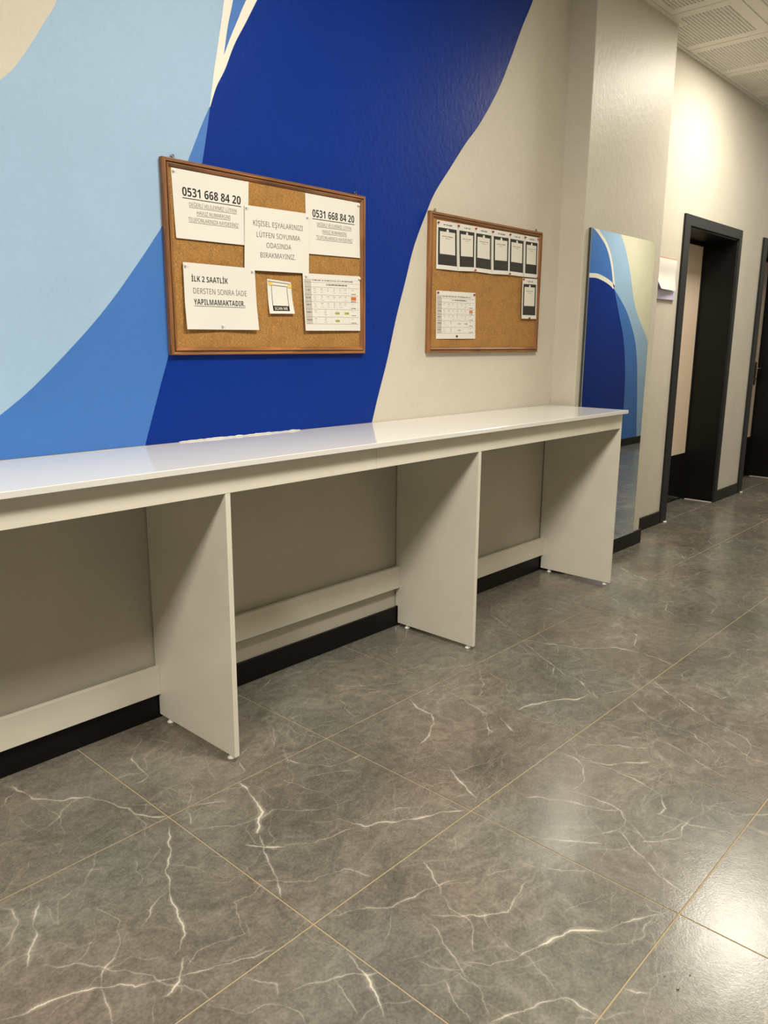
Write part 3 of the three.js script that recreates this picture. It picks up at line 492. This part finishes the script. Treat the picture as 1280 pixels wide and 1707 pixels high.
const which = ['first dark card of the row, in the corner above the timetable', 'second dark card of the row, next to the corner one', 'third dark card of the row, counted from the timetable side', 'fourth dark card of the row, counted from the timetable side', 'fifth dark card of the row, beside the one at the pillar end', 'last dark card of the row, above the single lower card'];
for (let k = 0; k < 6; k++) sheet('code_card', 'white framed ' + which[k], 'paper', [ct[k], [ct[k + 1][0] + 0.004, ct[k + 1][1]], [cb[k + 1][0] + 0.004, cb[k + 1][1]], cb[k]], 0.0118 + (k % 2) * 0.0022, cardMats[k % 3], (u, v) => 0.006 * v * v * (0.4 + 0.6 * Math.sin(Math.PI * u)), 'dark cards in a row on the small cork board');
sheet('code_card', 'single dark card pinned below the end of the card row', 'paper', [[3.520, 1.623], [3.660, 1.626], [3.664, 1.423], [3.522, 1.422]], 0.0195, cardMats[1], lift(0.002), 'dark cards in a row on the small cork board');
{ // the curling sheet in the holder
  const o = mesh('curled_sheet', sheetGeometry([[-0.155, 0.203], [0.155, 0.203], [0.148, 0.0], [-0.150, 0.0]], (u, v) => 0.0062 + (v > 0.45 ? 0.10 * (v - 0.45) ** 2 * (1.3 - u) : 0) + 0.002 * Math.sin(9 * v)), M.paper); o.position.set(5.262, 1.652, 0.012);
  o.userData = { label: 'blank white sheet curling forward out of the lilac holder', category: 'paper' };
  mesh('orange_edge', box(-0.155, 0.155, 0.2015, 0.2065, 0.005, 0.0068), M.orange, o).userData.label = 'thin orange strip along the top edge';
}

// ---------------------------------------------------------------- push pins
const pinProfile = [[0, 0], [0.0045, 0], [0.0048, 0.001], [0.0026, 0.002], [0.0024, 0.006], [0.0042, 0.0072], [0.0042, 0.0088], [0, 0.0092]].map((p) => new THREE.Vector2(...p));
const pinGeo = new THREE.LatheGeometry(pinProfile, 14); pinGeo.rotateX(Math.PI / 2); pinGeo.scale(1, 1, 0.75);
const pin = (x, y, z, m, label, group) => { const o = mesh('push_pin', pinGeo, m); o.position.set(x, y, z); o.userData = { label, category: 'push pin', group }; };
for (const [x, y, z, l] of [
  [1.492, 1.829, 0.012, 'in the outer top corner of the pale side phone sheet'], [1.773, 1.752, 0.0175, 'where the middle sheet overlaps the pale side phone sheet'],
  [2.054, 1.752, 0.0175, 'where the middle sheet meets the phone sheet above the timetable'], [2.329, 1.828, 0.012, 'in the outer top corner of the phone sheet above the timetable'],
  [1.516, 1.542, 0.0188, 'in the outer top corner of the three line sheet'], [1.789, 1.542, 0.0188, 'where the three line sheet overlaps the middle sheet'],
  [1.655, 1.352, 0.0205, 'at the bottom edge of the three line sheet'], [2.042, 1.542, 0.0192, 'where the coloured timetable overlaps the middle sheet'], [2.326, 1.548, 0.0192, 'in the outer top corner of the coloured timetable'],
]) pin(x, y, z, M.pinWhite, 'tiny pale push pin ' + l, 'pale pins of the large board');
for (const [x, y, z, l] of [
  [2.832, 1.818, 0.0145, 'in the free top corner of the first dark card'], [2.978, 1.819, 0.0145, 'above the joint of the first and second dark cards'], [3.111, 1.820, 0.0145, 'above the joint of the second and third dark cards'],
  [3.250, 1.821, 0.0145, 'above the joint of the third and fourth dark cards'], [3.397, 1.822, 0.0145, 'above the joint of the fourth and fifth dark cards'], [3.534, 1.822, 0.0145, 'above the joint of the fifth and last dark cards'],
  [3.655, 1.824, 0.0145, 'in the free top corner of the last dark card'], [3.108, 1.633, 0.0205, 'below the joint of the second and third dark cards'], [3.398, 1.636, 0.0205, 'below the joint of the fourth and fifth dark cards'],
  [3.526, 1.617, 0.0205, 'in the inner top corner of the single lower card'], [3.655, 1.632, 0.0215, 'in the outer top corner of the single lower card'], [2.841, 1.519, 0.0125, 'in the lone timetable near the frame'],
  [3.117, 1.522, 0.0125, 'in the lone timetable near the bare cork'], [3.592, 1.426, 0.0225, 'at the bottom edge of the single lower card'],
]) pin(x, y, z, M.pinRed, 'small red push pin ' + l, 'red pins of the small board');
pin(2.985, 1.328, 0.0145, M.pinBlack, 'single dark push pin at the bottom of the lone timetable', 'dark pins');
for (const [x, y, w, l] of [[1.866, 1.4985, 0.018, 'nearer the three line sheet'], [1.957, 1.4935, 0.018, 'nearer the coloured timetable']]) { const o = mesh('yellow_tape', box(0, w, 0, 0.011, 0.0128, 0.0134), M.tape); o.position.set(x, y, 0); o.userData = { label: 'small yellow tape square on the scan slip corner ' + l, category: 'tape', group: 'yellow tape squares of the scan slip' }; }

// ---------------------------------------------------------------- crumbs of grit on the floor
for (const [x, z, r, label] of [[1.416, 1.834, 0.0036, 'largest of the shiny specks of grit on the floor'], [1.43, 1.80, 0.0022, 'small shiny speck of grit on the floor near the larger one'], [1.47, 1.838, 0.0022, 'small shiny speck of grit on the floor toward the far side']]) {
  const g = new THREE.IcosahedronGeometry(r, 1); g.scale(1.2, 0.7, 0.9); const o = mesh('grit_speck', g, M.grit); o.position.set(x, r * 0.68, z); o.userData = { label, category: 'speck' };
}

scene.traverse((o) => { if (o.isMesh) { o.castShadow = true; o.receiveShadow = true; } });
renderer.render(scene, camera);
